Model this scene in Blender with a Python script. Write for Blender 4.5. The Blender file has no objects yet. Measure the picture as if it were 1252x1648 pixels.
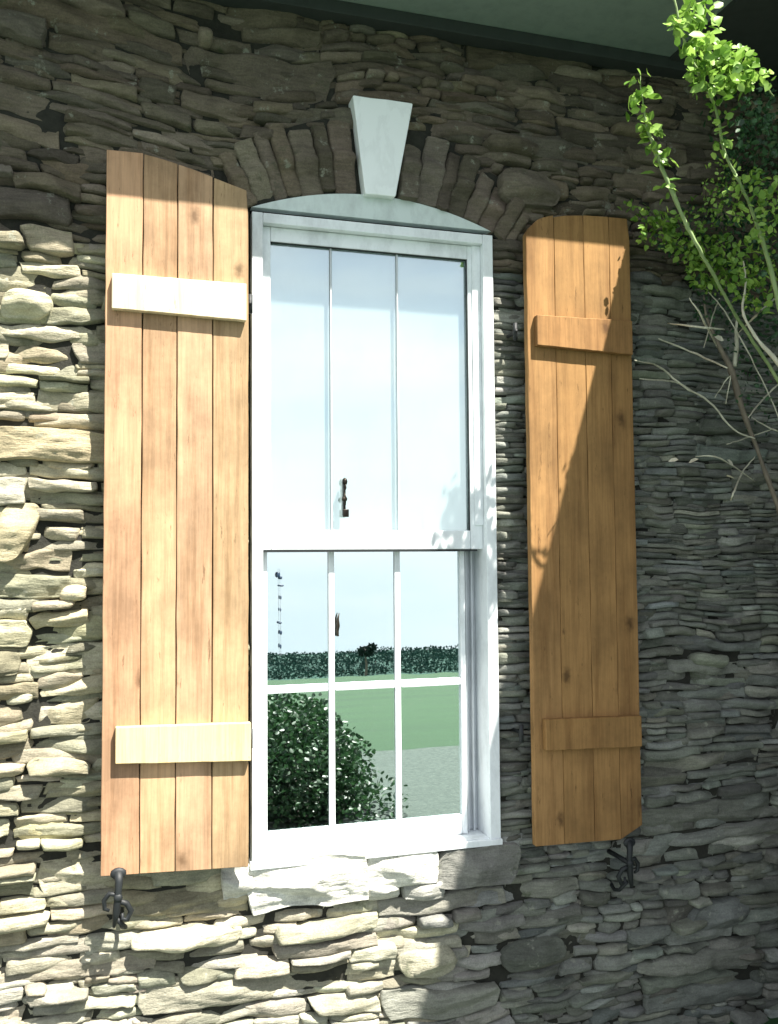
import bpy, bmesh, math, random
import numpy as np
from mathutils import Vector, Matrix

S = bpy.context.scene
COL = S.collection
R = math.radians
random.seed(11)
rng = np.random.default_rng(11)

# ------------------------------------------------------------------ camera
FPX = 1500.0                                   # focal length for a picture 1648 high
CAM = Vector((-.443, -3.006, .957))
yaw, pitch, roll = R(16.8), R(3.03), R(-.46)
fw = Vector((math.sin(yaw)*math.cos(pitch), math.cos(yaw)*math.cos(pitch), math.sin(pitch)))
r0 = Vector((math.cos(yaw), -math.sin(yaw), 0)); u0 = r0.cross(fw)
rt = math.cos(roll)*r0 + math.sin(roll)*u0
up = -math.sin(roll)*r0 + math.cos(roll)*u0
cd = bpy.data.cameras.new('camera'); cam = bpy.data.objects.new('camera', cd); COL.objects.link(cam)
cam.matrix_world = Matrix(((rt.x, up.x, -fw.x, CAM.x), (rt.y, up.y, -fw.y, CAM.y), (rt.z, up.z, -fw.z, CAM.z), (0, 0, 0, 1)))
cd.sensor_fit = 'VERTICAL'; cd.sensor_height = 36; cd.lens = FPX/1648*36
cd.clip_start = .05; cd.clip_end = 5000
S.camera = cam

def at(u, v, d=0.0):
    """x and z of the point of the plane d metres in front of the wall seen at (u, v) of the photograph"""
    D = fw + rt*((u-626)/FPX) - up*((v-824)/FPX)
    k = (-d - CAM.y)/D.y
    P = CAM + D*k
    return P.x, P.z

# ------------------------------------------------------------------ sun and sky
SUN = Vector((.54, -1.0, 1.8)).normalized()
elev = math.asin(SUN.z); azim = math.atan2(SUN.x, SUN.y)
sd = bpy.data.lights.new('sun', 'SUN'); sd.energy = 5.0; sd.angle = R(.5); sd.color = (1, .95, .86)
so = bpy.data.objects.new('sun', sd); COL.objects.link(so)
so.rotation_euler = SUN.to_track_quat('Z', 'Y').to_euler(); so.location = (3, -6, 9)
W = bpy.data.worlds.new('World'); S.world = W; W.use_nodes = True
nt = W.node_tree; N = nt.nodes; Lk = nt.links; N.clear()
tc = N.new('ShaderNodeTexCoord'); sep = N.new('ShaderNodeSeparateXYZ'); mx = N.new('ShaderNodeMath'); mx.operation = 'MAXIMUM'; mx.inputs[1].default_value = .10
cmb = N.new('ShaderNodeCombineXYZ'); sky = N.new('ShaderNodeTexSky'); sky.sky_type = 'NISHITA'; sky.sun_disc = False
sky.sun_elevation = elev; sky.sun_rotation = azim; sky.air_density = 1.0; sky.dust_density = 1.2
Lk.new(tc.outputs['Generated'], sep.inputs[0])
Lk.new(sep.outputs[0], cmb.inputs[0]); Lk.new(sep.outputs[1], cmb.inputs[1]); Lk.new(sep.outputs[2], mx.inputs[0]); Lk.new(mx.outputs[0], cmb.inputs[2])
Lk.new(cmb.outputs[0], sky.inputs[0])
# thin clouds
mp = N.new('ShaderNodeMapping'); mp.inputs['Scale'].default_value = (1, 1, 4.5); mp.inputs['Location'].default_value = (.4, .2, .1)
cn = N.new('ShaderNodeTexNoise'); cn.inputs['Scale'].default_value = 2.1; cn.inputs['Detail'].default_value = 5
cr = N.new('ShaderNodeMapRange'); cr.inputs[1].default_value = .40; cr.inputs[2].default_value = .62; cr.inputs[3].default_value = .35; cr.inputs[4].default_value = .95
Lk.new(tc.outputs['Generated'], mp.inputs[0]); Lk.new(mp.outputs[0], cn.inputs[0]); Lk.new(cn.outputs[0], cr.inputs[0])
cm = N.new('ShaderNodeMixRGB'); cm.inputs[2].default_value = (8.2, 8.5, 8.7, 1)
Lk.new(cr.outputs[0], cm.inputs[0]); Lk.new(sky.outputs[0], cm.inputs[1])
bg = N.new('ShaderNodeBackground'); bg.inputs[1].default_value = .05
wo = N.new('ShaderNodeOutputWorld'); Lk.new(cm.outputs[0], bg.inputs[0]); Lk.new(bg.outputs[0], wo.inputs[0])
S.view_settings.view_transform = 'Standard'; S.view_settings.look = 'None'
S.view_settings.exposure = 1.7; S.view_settings.gamma = 1

# ------------------------------------------------------------------ helpers
def tag(o, label=None, cat=None, group=None, kind=None):
    if label: o['label'] = label
    if cat: o['category'] = cat
    if group: o['group'] = group
    if kind: o['kind'] = kind
    return o

def empty(name, loc=(0, 0, 0), parent=None):
    o = bpy.data.objects.new(name, None); COL.objects.link(o); o.location = loc
    if parent: o.parent = parent
    return o

def link(name, me, mat, parent=None, smooth=False):
    o = bpy.data.objects.new(name, me); COL.objects.link(o)
    for m in (mat if isinstance(mat, (list, tuple)) else [mat]): me.materials.append(m)
    if parent: o.parent = parent
    if smooth: me.shade_smooth()
    return o

class MB:
    def __init__(s): s.bm = bmesh.new()
    def box(s, x0, x1, y0, y1, z0, z1, bev=0.0, seg=2):
        b = bmesh.new()
        bmesh.ops.create_cube(b, size=1)
        for v in b.verts:
            v.co = Vector(((x0+x1)/2 + v.co.x*(x1-x0), (y0+y1)/2 + v.co.y*(y1-y0), (z0+z1)/2 + v.co.z*(z1-z0)))
        if bev: bmesh.ops.bevel(b, geom=b.edges[:], offset=bev, segments=seg, affect='EDGES', profile=.6)
        s.merge(b); return s
    def prism(s, pts, y0, y1, bev=0.0, seg=2):
        """outline in x, z pushed from y0 (front) to y1 (back)"""
        b = bmesh.new()
        f = b.faces.new([b.verts.new((p[0], y0, p[1])) for p in pts])
        r = bmesh.ops.extrude_face_region(b, geom=[f])
        for v in r['geom']:
            if isinstance(v, bmesh.types.BMVert): v.co.y = y1
        bmesh.ops.recalc_face_normals(b, faces=b.faces[:])
        if bev: bmesh.ops.bevel(b, geom=[e for e in b.edges if e.calc_face_angle(0) > .5], offset=bev, segments=seg, affect='EDGES', profile=.6)
        s.merge(b); return s
    def tube(s, pts, rads, n=7, caps=True):
        pts = [Vector(p) for p in pts]; rings = []
        for i, p in enumerate(pts):
            d = (pts[min(i+1, len(pts)-1)] - pts[max(i-1, 0)]).normalized()
            a = d.orthogonal().normalized() if i == 0 else (s._a - d*s._a.dot(d)).normalized()
            s._a = a; c = d.cross(a)
            r = rads[i] if isinstance(rads, (list, tuple)) else rads
            rings.append([s.bm.verts.new(p + (a*math.cos(2*math.pi*k/n) + c*math.sin(2*math.pi*k/n))*r) for k in range(n)])
        for i in range(len(rings)-1):
            for k in range(n):
                s.bm.faces.new((rings[i][k], rings[i][(k+1) % n], rings[i+1][(k+1) % n], rings[i+1][k]))
        if caps:
            s.bm.faces.new(rings[0][::-1]); s.bm.faces.new(rings[-1])
        return s
    def ball(s, c, r, sub=2):
        b = bmesh.new(); bmesh.ops.create_icosphere(b, subdivisions=sub, radius=1)
        rr = r if isinstance(r, (tuple, list)) else (r, r, r)
        for v in b.verts: v.co = Vector((c[0]+v.co.x*rr[0], c[1]+v.co.y*rr[1], c[2]+v.co.z*rr[2]))
        s.merge(b); return s
    def merge(s, b):
        me = bpy.data.meshes.new('t'); b.to_mesh(me); b.free(); s.bm.from_mesh(me); bpy.data.meshes.remove(me)
    def build(s, name, mat, parent=None, smooth=False):
        me = bpy.data.meshes.new(name); s.bm.to_mesh(me); s.bm.free()
        return link(name, me, mat, parent, smooth)

def hash3(i, j, k, seed):
    n = (i*374761393 + j*668265263 + k*2147483647 + seed*1274126177) & 0xffffffff
    n = ((n ^ (n >> 13))*1274126177) & 0xffffffff
    return ((n ^ (n >> 16)) & 0xffffff)/float(0xffffff)
def vnoise(x, y, z, seed=0):
    x = np.asarray(x, float); y = np.asarray(y, float)+0*x; z = np.asarray(z, float)+0*x
    xi, yi, zi = np.floor(x), np.floor(y), np.floor(z)
    fx, fy, fz = x-xi, y-yi, z-zi
    xi, yi, zi = xi.astype(np.int64)+5000, yi.astype(np.int64)+5000, zi.astype(np.int64)+5000
    fx, fy, fz = [t*t*(3-2*t) for t in (fx, fy, fz)]
    o = 0
    for a in (0, 1):
        for b in (0, 1):
            for c in (0, 1):
                o = o + hash3(xi+a, yi+b, zi+c, seed)*(fx if a else 1-fx)*(fy if b else 1-fy)*(fz if c else 1-fz)
    return o*2-1

# ------------------------------------------------------------------ materials
def new_mat(name):
    m = bpy.data.materials.new(name); m.use_nodes = True
    n = m.node_tree.nodes; l = m.node_tree.links
    return m, n, l, n['Principled BSDF']
def node(n, t, **kw):
    x = n.new(t)
    for k, v in kw.items():
        if k in x.inputs: x.inputs[k].default_value = v
        else: setattr(x, k, v)
    return x
def ramp(n, stops):
    r = n.new('ShaderNodeValToRGB'); e = r.color_ramp.elements
    while len(e) < len(stops): e.new(.5)
    for i, (p, c) in enumerate(stops): e[i].position = p; e[i].color = (c, c, c, 1) if isinstance(c, (int, float)) else (*c, 1)
    return r
def mixc(n, l, mode, fac, a, b):
    m = n.new('ShaderNodeMixRGB'); m.blend_type = mode
    for i, v in enumerate((fac, a, b)):
        if isinstance(v, bpy.types.NodeSocket): l.new(v, m.inputs[i])
        elif i == 0: m.inputs[0].default_value = v
        else: m.inputs[i].default_value = (*v, 1)
    return m.outputs[0]
def noise(n, l, vec, scale, detail=4, rough=.55, stretch=None, loc=None):
    t = n.new('ShaderNodeTexNoise'); t.inputs['Scale'].default_value = scale; t.inputs['Detail'].default_value = detail; t.inputs['Roughness'].default_value = rough
    if stretch or loc:
        m = n.new('ShaderNodeMapping')
        if stretch: m.inputs['Scale'].default_value = stretch
        if loc: m.inputs['Location'].default_value = loc
        l.new(vec, m.inputs[0]); vec = m.outputs[0]
    l.new(vec, t.inputs[0]); return t.outputs[0]

def stone_mat():
    m, n, l, p = new_mat('rubble_stone')
    co = n.new('ShaderNodeTexCoord').outputs['Object']
    at_ = n.new('ShaderNodeAttribute'); at_.attribute_name = 'col'
    c = at_.outputs[0]
    big = ramp(n, [(.25, .62), (.5, 1), (.75, 1.35)]); l.new(noise(n, l, co, 9, 6, .65), big.inputs[0])
    c = mixc(n, l, 'MULTIPLY', .8, c, big.outputs[0])
    st = ramp(n, [(.3, .66), (.55, 1.05), (.8, 1.2)]); l.new(noise(n, l, co, 13, 7, .7, (1, 1, 6.5)), st.inputs[0])
    c = mixc(n, l, 'MULTIPLY', .85, c, st.outputs[0])
    fn = ramp(n, [(.3, .72), (.7, 1.28)]); l.new(noise(n, l, co, 190, 3, .7), fn.inputs[0])
    c = mixc(n, l, 'MULTIPLY', .7, c, fn.outputs[0])
    li = ramp(n, [(.60, 0.0), (.68, .8)]); l.new(noise(n, l, co, 17, 8, .72, None, (3, 1, 7)), li.inputs[0])
    c = mixc(n, l, 'MIX', li.outputs[0], c, (.30, .31, .25))
    ms = ramp(n, [(.60, 0.0), (.70, .75)]); l.new(noise(n, l, co, 7, 8, .7, None, (9, 2, 1)), ms.inputs[0])
    c = mixc(n, l, 'MIX', ms.outputs[0], c, (.055, .07, .035))
    l.new(c, p.inputs['Base Color']); p.inputs['Roughness'].default_value = .88; p.inputs['Specular IOR Level'].default_value = .25
    b1 = node(n, 'ShaderNodeBump', Strength=.85, Distance=.009); l.new(noise(n, l, co, 26, 9, .68, (1, 1, 4.0)), b1.inputs['Height'])
    b2 = node(n, 'ShaderNodeBump', Strength=.6, Distance=.003); l.new(noise(n, l, co, 150, 5, .7), b2.inputs['Height']); l.new(b1.outputs[0], b2.inputs['Normal'])
    l.new(b2.outputs[0], p.inputs['Normal'])
    return m

def wood_mat(name, base, dark, seed, blotch=.5):
    m, n, l, p = new_mat(name)
    tc = n.new('ShaderNodeTexCoord').outputs['Object']
    a = n.new('ShaderNodeAttribute'); a.attribute_name = 'off'
    av = n.new('ShaderNodeVectorMath'); av.operation = 'ADD'; l.new(tc, av.inputs[0]); l.new(a.outputs['Vector'], av.inputs[1]); co = av.outputs[0]
    g = ramp(n, [(.28, dark), (.5, base), (.8, tuple(min(1, q*1.18) for q in base))]); l.new(noise(n, l, co, 16, 8, .68, (1.6, 1.6, .09)), g.inputs[0])
    c = g.outputs[0]
    f = ramp(n, [(.35, .80), (.6, 1.06)]); l.new(noise(n, l, co, 90, 5, .7, (1.5, 1.5, .05)), f.inputs[0])
    c = mixc(n, l, 'MULTIPLY', .8, c, f.outputs[0])
    bl = ramp(n, [(.35, .60), (.6, 1.0), (.8, 1.12)]); l.new(noise(n, l, co, 3.4, 7, .7, (1, 1, .8), (seed, 0, 0)), bl.inputs[0])
    c = mixc(n, l, 'MULTIPLY', blotch, c, bl.outputs[0])
    # cracks and weather specks
    ck = ramp(n, [(.62, 0.0), (.68, .75)]); l.new(noise(n, l, co, 42, 6, .75, (1.4, 1.4, .22), (seed+4, 0, 0)), ck.inputs[0])
    c = mixc(n, l, 'MIX', ck.outputs[0], c, tuple(q*.4 for q in dark))
    # knots
    sp = n.new('ShaderNodeSeparateXYZ'); l.new(co, sp.inputs[0]); cb = n.new('ShaderNodeCombineXYZ'); l.new(sp.outputs[0], cb.inputs[0]); l.new(sp.outputs[2], cb.inputs[1])
    vm = n.new('ShaderNodeMapping'); vm.inputs['Scale'].default_value = (1, .6, 1); vm.inputs['Location'].default_value = (seed, seed*.7, 0); l.new(cb.outputs[0], vm.inputs[0])
    wn = n.new('ShaderNodeVectorMath'); wn.operation = 'ADD'; nz_ = n.new('ShaderNodeTexNoise'); nz_.inputs['Scale'].default_value = 60; l.new(co, nz_.inputs[0])
    ns_ = n.new('ShaderNodeVectorMath'); ns_.operation = 'SCALE'; ns_.inputs['Scale'].default_value = .018; l.new(nz_.outputs['Color'], ns_.inputs[0]); l.new(vm.outputs[0], wn.inputs[0]); l.new(ns_.outputs[0], wn.inputs[1])
    vo = n.new('ShaderNodeTexVoronoi'); vo.voronoi_dimensions = '2D'; vo.inputs['Scale'].default_value = 4.2; l.new(wn.outputs[0], vo.inputs[0])
    kn = ramp(n, [(.02, .85), (.05, .5), (.085, .12), (.13, 0.0)]); l.new(vo.outputs['Distance'], kn.inputs[0])
    sc = n.new('ShaderNodeSeparateColor'); l.new(vo.outputs['Color'], sc.inputs[0]); km = ramp(n, [(.60, 0.0), (.66, 1.0)]); l.new(sc.outputs[0], km.inputs[0])
    kk = n.new('ShaderNodeMath'); kk.operation = 'MULTIPLY'; l.new(kn.outputs[0], kk.inputs[0]); l.new(km.outputs[0], kk.inputs[1])
    c = mixc(n, l, 'MIX', kk.outputs[0], c, tuple(q*.38 for q in dark))
    a2 = n.new('ShaderNodeAttribute'); a2.attribute_name = 'tone'
    c = mixc(n, l, 'MULTIPLY', 1.0, c, a2.outputs[0])
    l.new(c, p.inputs['Base Color']); p.inputs['Roughness'].default_value = .72; p.inputs['Specular IOR Level'].default_value = .25
    b = node(n, 'ShaderNodeBump', Strength=.5, Distance=.0016); l.new(noise(n, l, co, 60, 7, .7, (1.6, 1.6, .1)), b.inputs['Height']); l.new(b.outputs[0], p.inputs['Normal'])
    return m

def paint_mat(name, col, dirt=.12, rough=.42, bump=.3):
    m, n, l, p = new_mat(name)
    co = n.new('ShaderNodeTexCoord').outputs['Object']
    d = ramp(n, [(.35, 1-dirt*2), (.55, 1.0)]); l.new(noise(n, l, co, 14, 8, .7, (1, 1, .5)), d.inputs[0])
    c = mixc(n, l, 'MULTIPLY', 1, col, d.outputs[0])
    l.new(c, p.inputs['Base Color']); p.inputs['Roughness'].default_value = rough
    b = node(n, 'ShaderNodeBump', Strength=bump, Distance=.0008); l.new(noise(n, l, co, 120, 4, .6, (1, 1, .2)), b.inputs['Height']); l.new(b.outputs[0], p.inputs['Normal'])
    return m

M = {}
M['stone'] = stone_mat()
M['wood_l'] = wood_mat('weathered_pale_wood', (.47, .305, .180), (.31, .18, .092), 1.3, 1.0)
M['wood_r'] = wood_mat('orange_brown_wood', (.33, .185, .070), (.20, .10, .034), 5.1, .9)
M['batten_l'] = wood_mat('pale_cream_wood', (.66, .55, .36), (.52, .40, .24), 8.2, .35)
M['white'] = paint_mat('white_paint', (.80, .84, .86), .10)
M['panel'] = paint_mat('pale_green_white_paint', (.60, .68, .66), .10)
M['blind'] = paint_mat('white_blind', (.66, .71, .74), .03, .7)
M['liner'] = paint_mat('grey_white_vinyl', (.62, .65, .68), .08)
M['soffit'] = paint_mat('grey_green_soffit_paint', (.22, .28, .25), .08, .6)
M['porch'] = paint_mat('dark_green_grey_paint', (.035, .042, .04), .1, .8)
M['iron'] = paint_mat('black_iron', (.010, .013, .015), .2, .6, .8)
M['brass'] = paint_mat('old_bronze', (.05, .04, .03), .4, .35); M['brass'].node_tree.nodes['Principled BSDF'].inputs['Metallic'].default_value = .7
M['blue'] = paint_mat('dark_blue_glass', (.012, .03, .06), .1, .35)
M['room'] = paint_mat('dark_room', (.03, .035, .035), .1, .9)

def marble():
    m, n, l, p = new_mat('white_marble')
    co = n.new('ShaderNodeTexCoord').outputs['Object']
    v = ramp(n, [(.42, 1.0), (.495, .78), (.53, 1.0)]); l.new(noise(n, l, co, 5, 5, .6, (1.6, 1, .7), (2, 0, 1)), v.inputs[0])
    c = mixc(n, l, 'MULTIPLY', .3, (.88, .92, .92), v.outputs[0])
    s = ramp(n, [(.70, 0.0), (.74, .9)]); l.new(noise(n, l, co, 21, 6, .7, None, (1, 5, 3)), s.inputs[0])
    c = mixc(n, l, 'MIX', s.outputs[0], c, (.30, .24, .18))
    l.new(c, p.inputs['Base Color']); p.inputs['Roughness'].default_value = .55
    b = node(n, 'ShaderNodeBump', Strength=.4, Distance=.0015); l.new(noise(n, l, co, 60, 6, .7), b.inputs['Height']); l.new(b.outputs[0], p.inputs['Normal'])
    return m
M['marble'] = marble()

def glass(name='window_glass', refl=.74):
    m = bpy.data.materials.new(name); m.use_nodes = True; n = m.node_tree.nodes; l = m.node_tree.links; n.clear()
    co = n.new('ShaderNodeTexCoord').outputs['Object']
    tr = n.new('ShaderNodeBsdfTransparent'); tr.inputs[0].default_value = (.95, .98, .97, 1)
    gl = n.new('ShaderNodeBsdfGlossy'); gl.inputs[0].default_value = (.86, .95, .96, 1); gl.inputs['Roughness'].default_value = .006
    b = node(n, 'ShaderNodeBump', Strength=.12, Distance=.003); l.new(noise(n, l, co, 3.2, 2, .4), b.inputs['Height']); l.new(b.outputs[0], gl.inputs['Normal'])
    mix = n.new('ShaderNodeMixShader'); mix.inputs[0].default_value = refl
    l.new(tr.outputs[0], mix.inputs[1]); l.new(gl.outputs[0], mix.inputs[2])
    du = n.new('ShaderNodeBsdfDiffuse'); du.inputs[0].default_value = (.6, .6, .55, 1)
    ds = ramp(n, [(.63, 0.0), (.74, .35)]); l.new(noise(n, l, co, 95, 5, .8), ds.inputs[0])
    m2 = n.new('ShaderNodeMixShader'); l.new(ds.outputs[0], m2.inputs[0]); l.new(mix.outputs[0], m2.inputs[1]); l.new(du.outputs[0], m2.inputs[2])
    o = n.new('ShaderNodeOutputMaterial'); l.new(m2.outputs[0], o.inputs[0])
    return m
M['glass'] = glass(); M['glass_clear'] = glass('clear_window_glass', .34)

def leaf_mat(name, c0, c1, tl=.35):
    m = bpy.data.materials.new(name); m.use_nodes = True; n = m.node_tree.nodes; l = m.node_tree.links; n.clear()
    a = n.new('ShaderNodeAttribute'); a.attribute_name = 'col'
    c = mixc(n, l, 'MIX', a.outputs['Fac'], c0, c1)
    d = n.new('ShaderNodeBsdfPrincipled'); d.inputs['Roughness'].default_value = .45; l.new(c, d.inputs['Base Color'])
    t = n.new('ShaderNodeBsdfTranslucent'); l.new(c, t.inputs[0])
    x = n.new('ShaderNodeMixShader'); x.inputs[0].default_value = tl; l.new(d.outputs[0], x.inputs[1]); l.new(t.outputs[0], x.inputs[2])
    o = n.new('ShaderNodeOutputMaterial'); l.new(x.outputs[0], o.inputs[0]); return m
M['leaf'] = leaf_mat('bright_leaf', (.085, .20, .02), (.36, .56, .11))
M['leaf_dark'] = leaf_mat('dark_leaf', (.012, .042, .016), (.06, .15, .055), .2)
def simple_noise_mat(name, c0, c1, scale, rough=.9, stretch=None, bump=0):
    m, n, l, p = new_mat(name); co = n.new('ShaderNodeTexCoord').outputs['Object']
    r = ramp(n, [(.3, c0), (.7, c1)]); l.new(noise(n, l, co, scale, 8, .7, stretch), r.inputs[0]); l.new(r.outputs[0], p.inputs['Base Color']); p.inputs['Roughness'].default_value = rough
    if bump:
        b = node(n, 'ShaderNodeBump', Strength=.6, Distance=bump); l.new(noise(n, l, co, scale*2, 6, .7, stretch), b.inputs['Height']); l.new(b.outputs[0], p.inputs['Normal'])
    return m
M['bark_pale'] = simple_noise_mat('pale_bark', (.32, .30, .22), (.66, .64, .50), 40, .8, (1, 1, .2), .002)
M['bark_green'] = simple_noise_mat('green_bark', (.13, .20, .07), (.28, .36, .15), 40, .7, (1, 1, .2), .002)
M['bark_brown'] = simple_noise_mat('brown_bark', (.10, .08, .06), (.24, .20, .15), 40, .8, (1, 1, .2), .002)
M['grass'] = simple_noise_mat('field_grass', (.008, .042, .012), (.022, .080, .020), .35, .9, (.4, 1, 1))
M['gravel'] = simple_noise_mat('pale_gravel', (.05, .07, .06), (.11, .14, .12), 30, .95, None, .01)
M['hedge'] = simple_noise_mat('far_hedge', (.004, .018, .013), (.014, .042, .030), 3, .95, None, .1)
M['woods'] = simple_noise_mat('far_tree_leaves', (.018, .055, .045), (.045, .11, .085), .15, 1.0)
M['mortar'] = simple_noise_mat('dark_mortar', (.012, .012, .009), (.03, .03, .022), 30, .95, None, .01)

# ------------------------------------------------------------------ the setting
SLOPE = .122
def gz(y): return -.75 - max(0, (-y) - 5.0)*SLOPE
bm = bmesh.new()
ys = [3.5, 0, -2, -5, -6, -12, -30, -80, -160, -165, -400]
zs = [-.75, -.75, -.75, -.75] + [gz(y) for y in ys[4:9]] + [-24, -90]
xs = [-300, -100, -30, -10, 0, 10, 30, 100, 300]
V = [[bm.verts.new((x, y, z)) for x in xs] for y, z in zip(ys, zs)]
for i in range(len(ys)-1):
    for j in range(len(xs)-1): bm.faces.new((V[i][j], V[i+1][j], V[i+1][j+1], V[i][j+1]))
me = bpy.data.meshes.new('ground'); bm.to_mesh(me); bm.free(); g = link('ground', me, M['grass']); tag(g, kind='structure')
mb = MB(); mb.box(-14, 14, -5.0, -.06, -.80, -.742); o = mb.build('gravel_path', M['gravel']); tag(o, kind='structure')

# ------------------------------------------------------------------ leaves
def leaf_cloud(name, pos, size, mat, parent=None, aim=None, seed=0, flat=.5):
    """many small folded ovate leaves, one mesh; pos (n,3), size (n,)"""
    rg = np.random.default_rng(seed); n = len(pos)
    base = np.array([[0, 0, 0], [-.32, .3, .05], [0, .42, -.06], [.32, .3, .05], [-.30, .68, .02], [.30, .68, .02], [0, 1, -.10]])
    fac = np.array([[0, 2, 1, 1], [0, 3, 2, 2], [1, 2, 4, 4], [2, 6, 4, 4], [2, 5, 6, 6], [2, 3, 5, 5]])[:, :3]
    d = rg.normal(size=(n, 3)); 
    if aim is not None: d += aim
    d /= np.linalg.norm(d, axis=1)[:, None]
    nm = rg.normal(size=(n, 3))*flat + np.array([.2, -.8, .6]); sdv = np.cross(d, nm); sdv /= np.linalg.norm(sdv, axis=1)[:, None]
    nn = np.cross(sdv, d)
    v = pos[:, None, :] + size[:, None, None]*(base[None, :, 0:1]*sdv[:, None, :] + base[None, :, 1:2]*d[:, None, :] + base[None, :, 2:3]*nn[:, None, :])
    f = (fac[None] + (np.arange(n)*7)[:, None, None]).reshape(-1, 3)
    me = bpy.data.meshes.new(name); v = v.reshape(-1, 3)
    me.from_pydata(v.tolist(), [], f.tolist())
    c = np.repeat(rg.random(n)**1.2, 7); ca = me.attributes.new('col', 'FLOAT_COLOR', 'POINT')
    ca.data.foreach_set('color', np.stack([c, c, c, np.ones_like(c)], 1).astype(np.float32).ravel())
    return link(name, me, mat, parent, True)

# what the panes mirror: a hedge along the foot of the field, one small tree over it, a bush on the gravel
def blob_points(c, r, n, seed, shell=.5):
    rg = np.random.default_rng(seed); p = rg.normal(size=(n, 3)); p /= np.linalg.norm(p, axis=1)[:, None]
    p *= (shell + (1-shell)*rg.random(n))[:, None]
    return np.array(c) + p*np.array(r)

bm = bmesh.new(); rows = []
for k, (yy, f_) in enumerate(((-146, 0), (-150, .55), (-156, 1), (-175, 1.05), (-260, -12))):
    rows.append([bm.verts.new((x, yy, gz(-148)-.2 + f_*(1.0 + .45*float(vnoise(x*.035, 0, 0, 3)) + .22*float(vnoise(x*.3, k*.5, 0, 4)) + .12*float(vnoise(x*.9, k, 0, 14))))) for x in np.linspace(-60, 200, 520)])
for a_, b_ in zip(rows, rows[1:]):
    for j in range(519): bm.faces.new((a_[j], b_[j], b_[j+1], a_[j+1]))
me = bpy.data.meshes.new('hills'); bm.to_mesh(me); bm.free(); o = link('hills', me, M['woods'], None, True); tag(o, kind='structure')
rg = np.random.default_rng(5); n = 16000
wx = 10 + 85*rg.random(n); wy = -148 - 28*rg.random(n)**1.3
wz = gz(-148) - .2 + np.interp(-wy, [146, 150, 156, 175], [0, .55, 1, 1.05])*(1.0 + .45*vnoise(wx*.035, 0, 0, 3) + .22*vnoise(wx*.3, .5, 0, 4)) + .35*rg.random(n)*(1+vnoise(wx*.6, wy*.6, 0, 19))
o = leaf_cloud('far_wood', np.stack([wx, wy, wz], 1), .28 + .3*rg.random(n), M['woods'], seed=3, flat=.3)
tag(o, kind='stuff')
t = empty('field_tree', (0, -148, gz(-148)))
tx = -.443 + (153*math.tan(math.atan2(math.tan(R(16.8)) , 1) - math.atan((626-583)/1500)))
t.location.x = tx; t.scale = (.62, .62, .72)
tag(t, 'small tree rising above the dark belt of woodland mirrored in the panes', 'tree')
mb = MB(); mb.tube([(0, 0, 0), (.3, 0, 2.5), (0, 0, 5)], [.4, .3, .15]); mb.build('trunk', M['bark_brown'], t)
leaf_cloud('crown', np.concatenate([blob_points((0, 0, 5.6), (2.0, 1.6, 1.1), 260, 5), blob_points((1.6, 0, 6.6), (1.0, 1.0, .7), 90, 6)]), np.full(350, .8), M['hedge'], t, seed=9, flat=1)

b = empty('round_bush', (.97, -3.85, -.742)); b.scale = (1, 1, .82); tag(b, 'dense dark green bush on the gravel mirrored in the lower left panes', 'bush')
mb = MB()
for k in range(7):
    a = k*.9; mb.tube([(0, 0, 0), (.1*math.cos(a), .1*math.sin(a), .25), (.3*math.cos(a), .25*math.sin(a), .6)], [.014, .01, .004], 5)
mb.build('stem', M['bark_brown'], b)
leaf_cloud('foliage', np.concatenate([blob_points((-.28, .3, .44), (.60, 1.0, .50), 10600, 7, .35), blob_points((.12, .25, .28), (.36, .6, .36), 2400, 8, .35), blob_points((-.15, .75, .12), (.75, .5, .26), 2600, 17, .3), blob_points((.08, .1, .65), (.16, .13, .26), 260, 12, .2)]), np.full(15860, .042), M['leaf_dark'], b, seed=4, flat=1)

# ------------------------------------------------------------------ the house
house = empty('stone_house', (0, 0, -.75))
tag(house, 'old rubble stone house with white sash window between two wooden shutters', 'house')
HZ = .75                                         # children are modelled in world metres
def arch_z(x): return 2.122 + .085*(1 - ((x-.425)/.427)**2)

def attach(o):                                   # children keep world coordinates
    o.location.z = HZ
    return o

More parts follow.
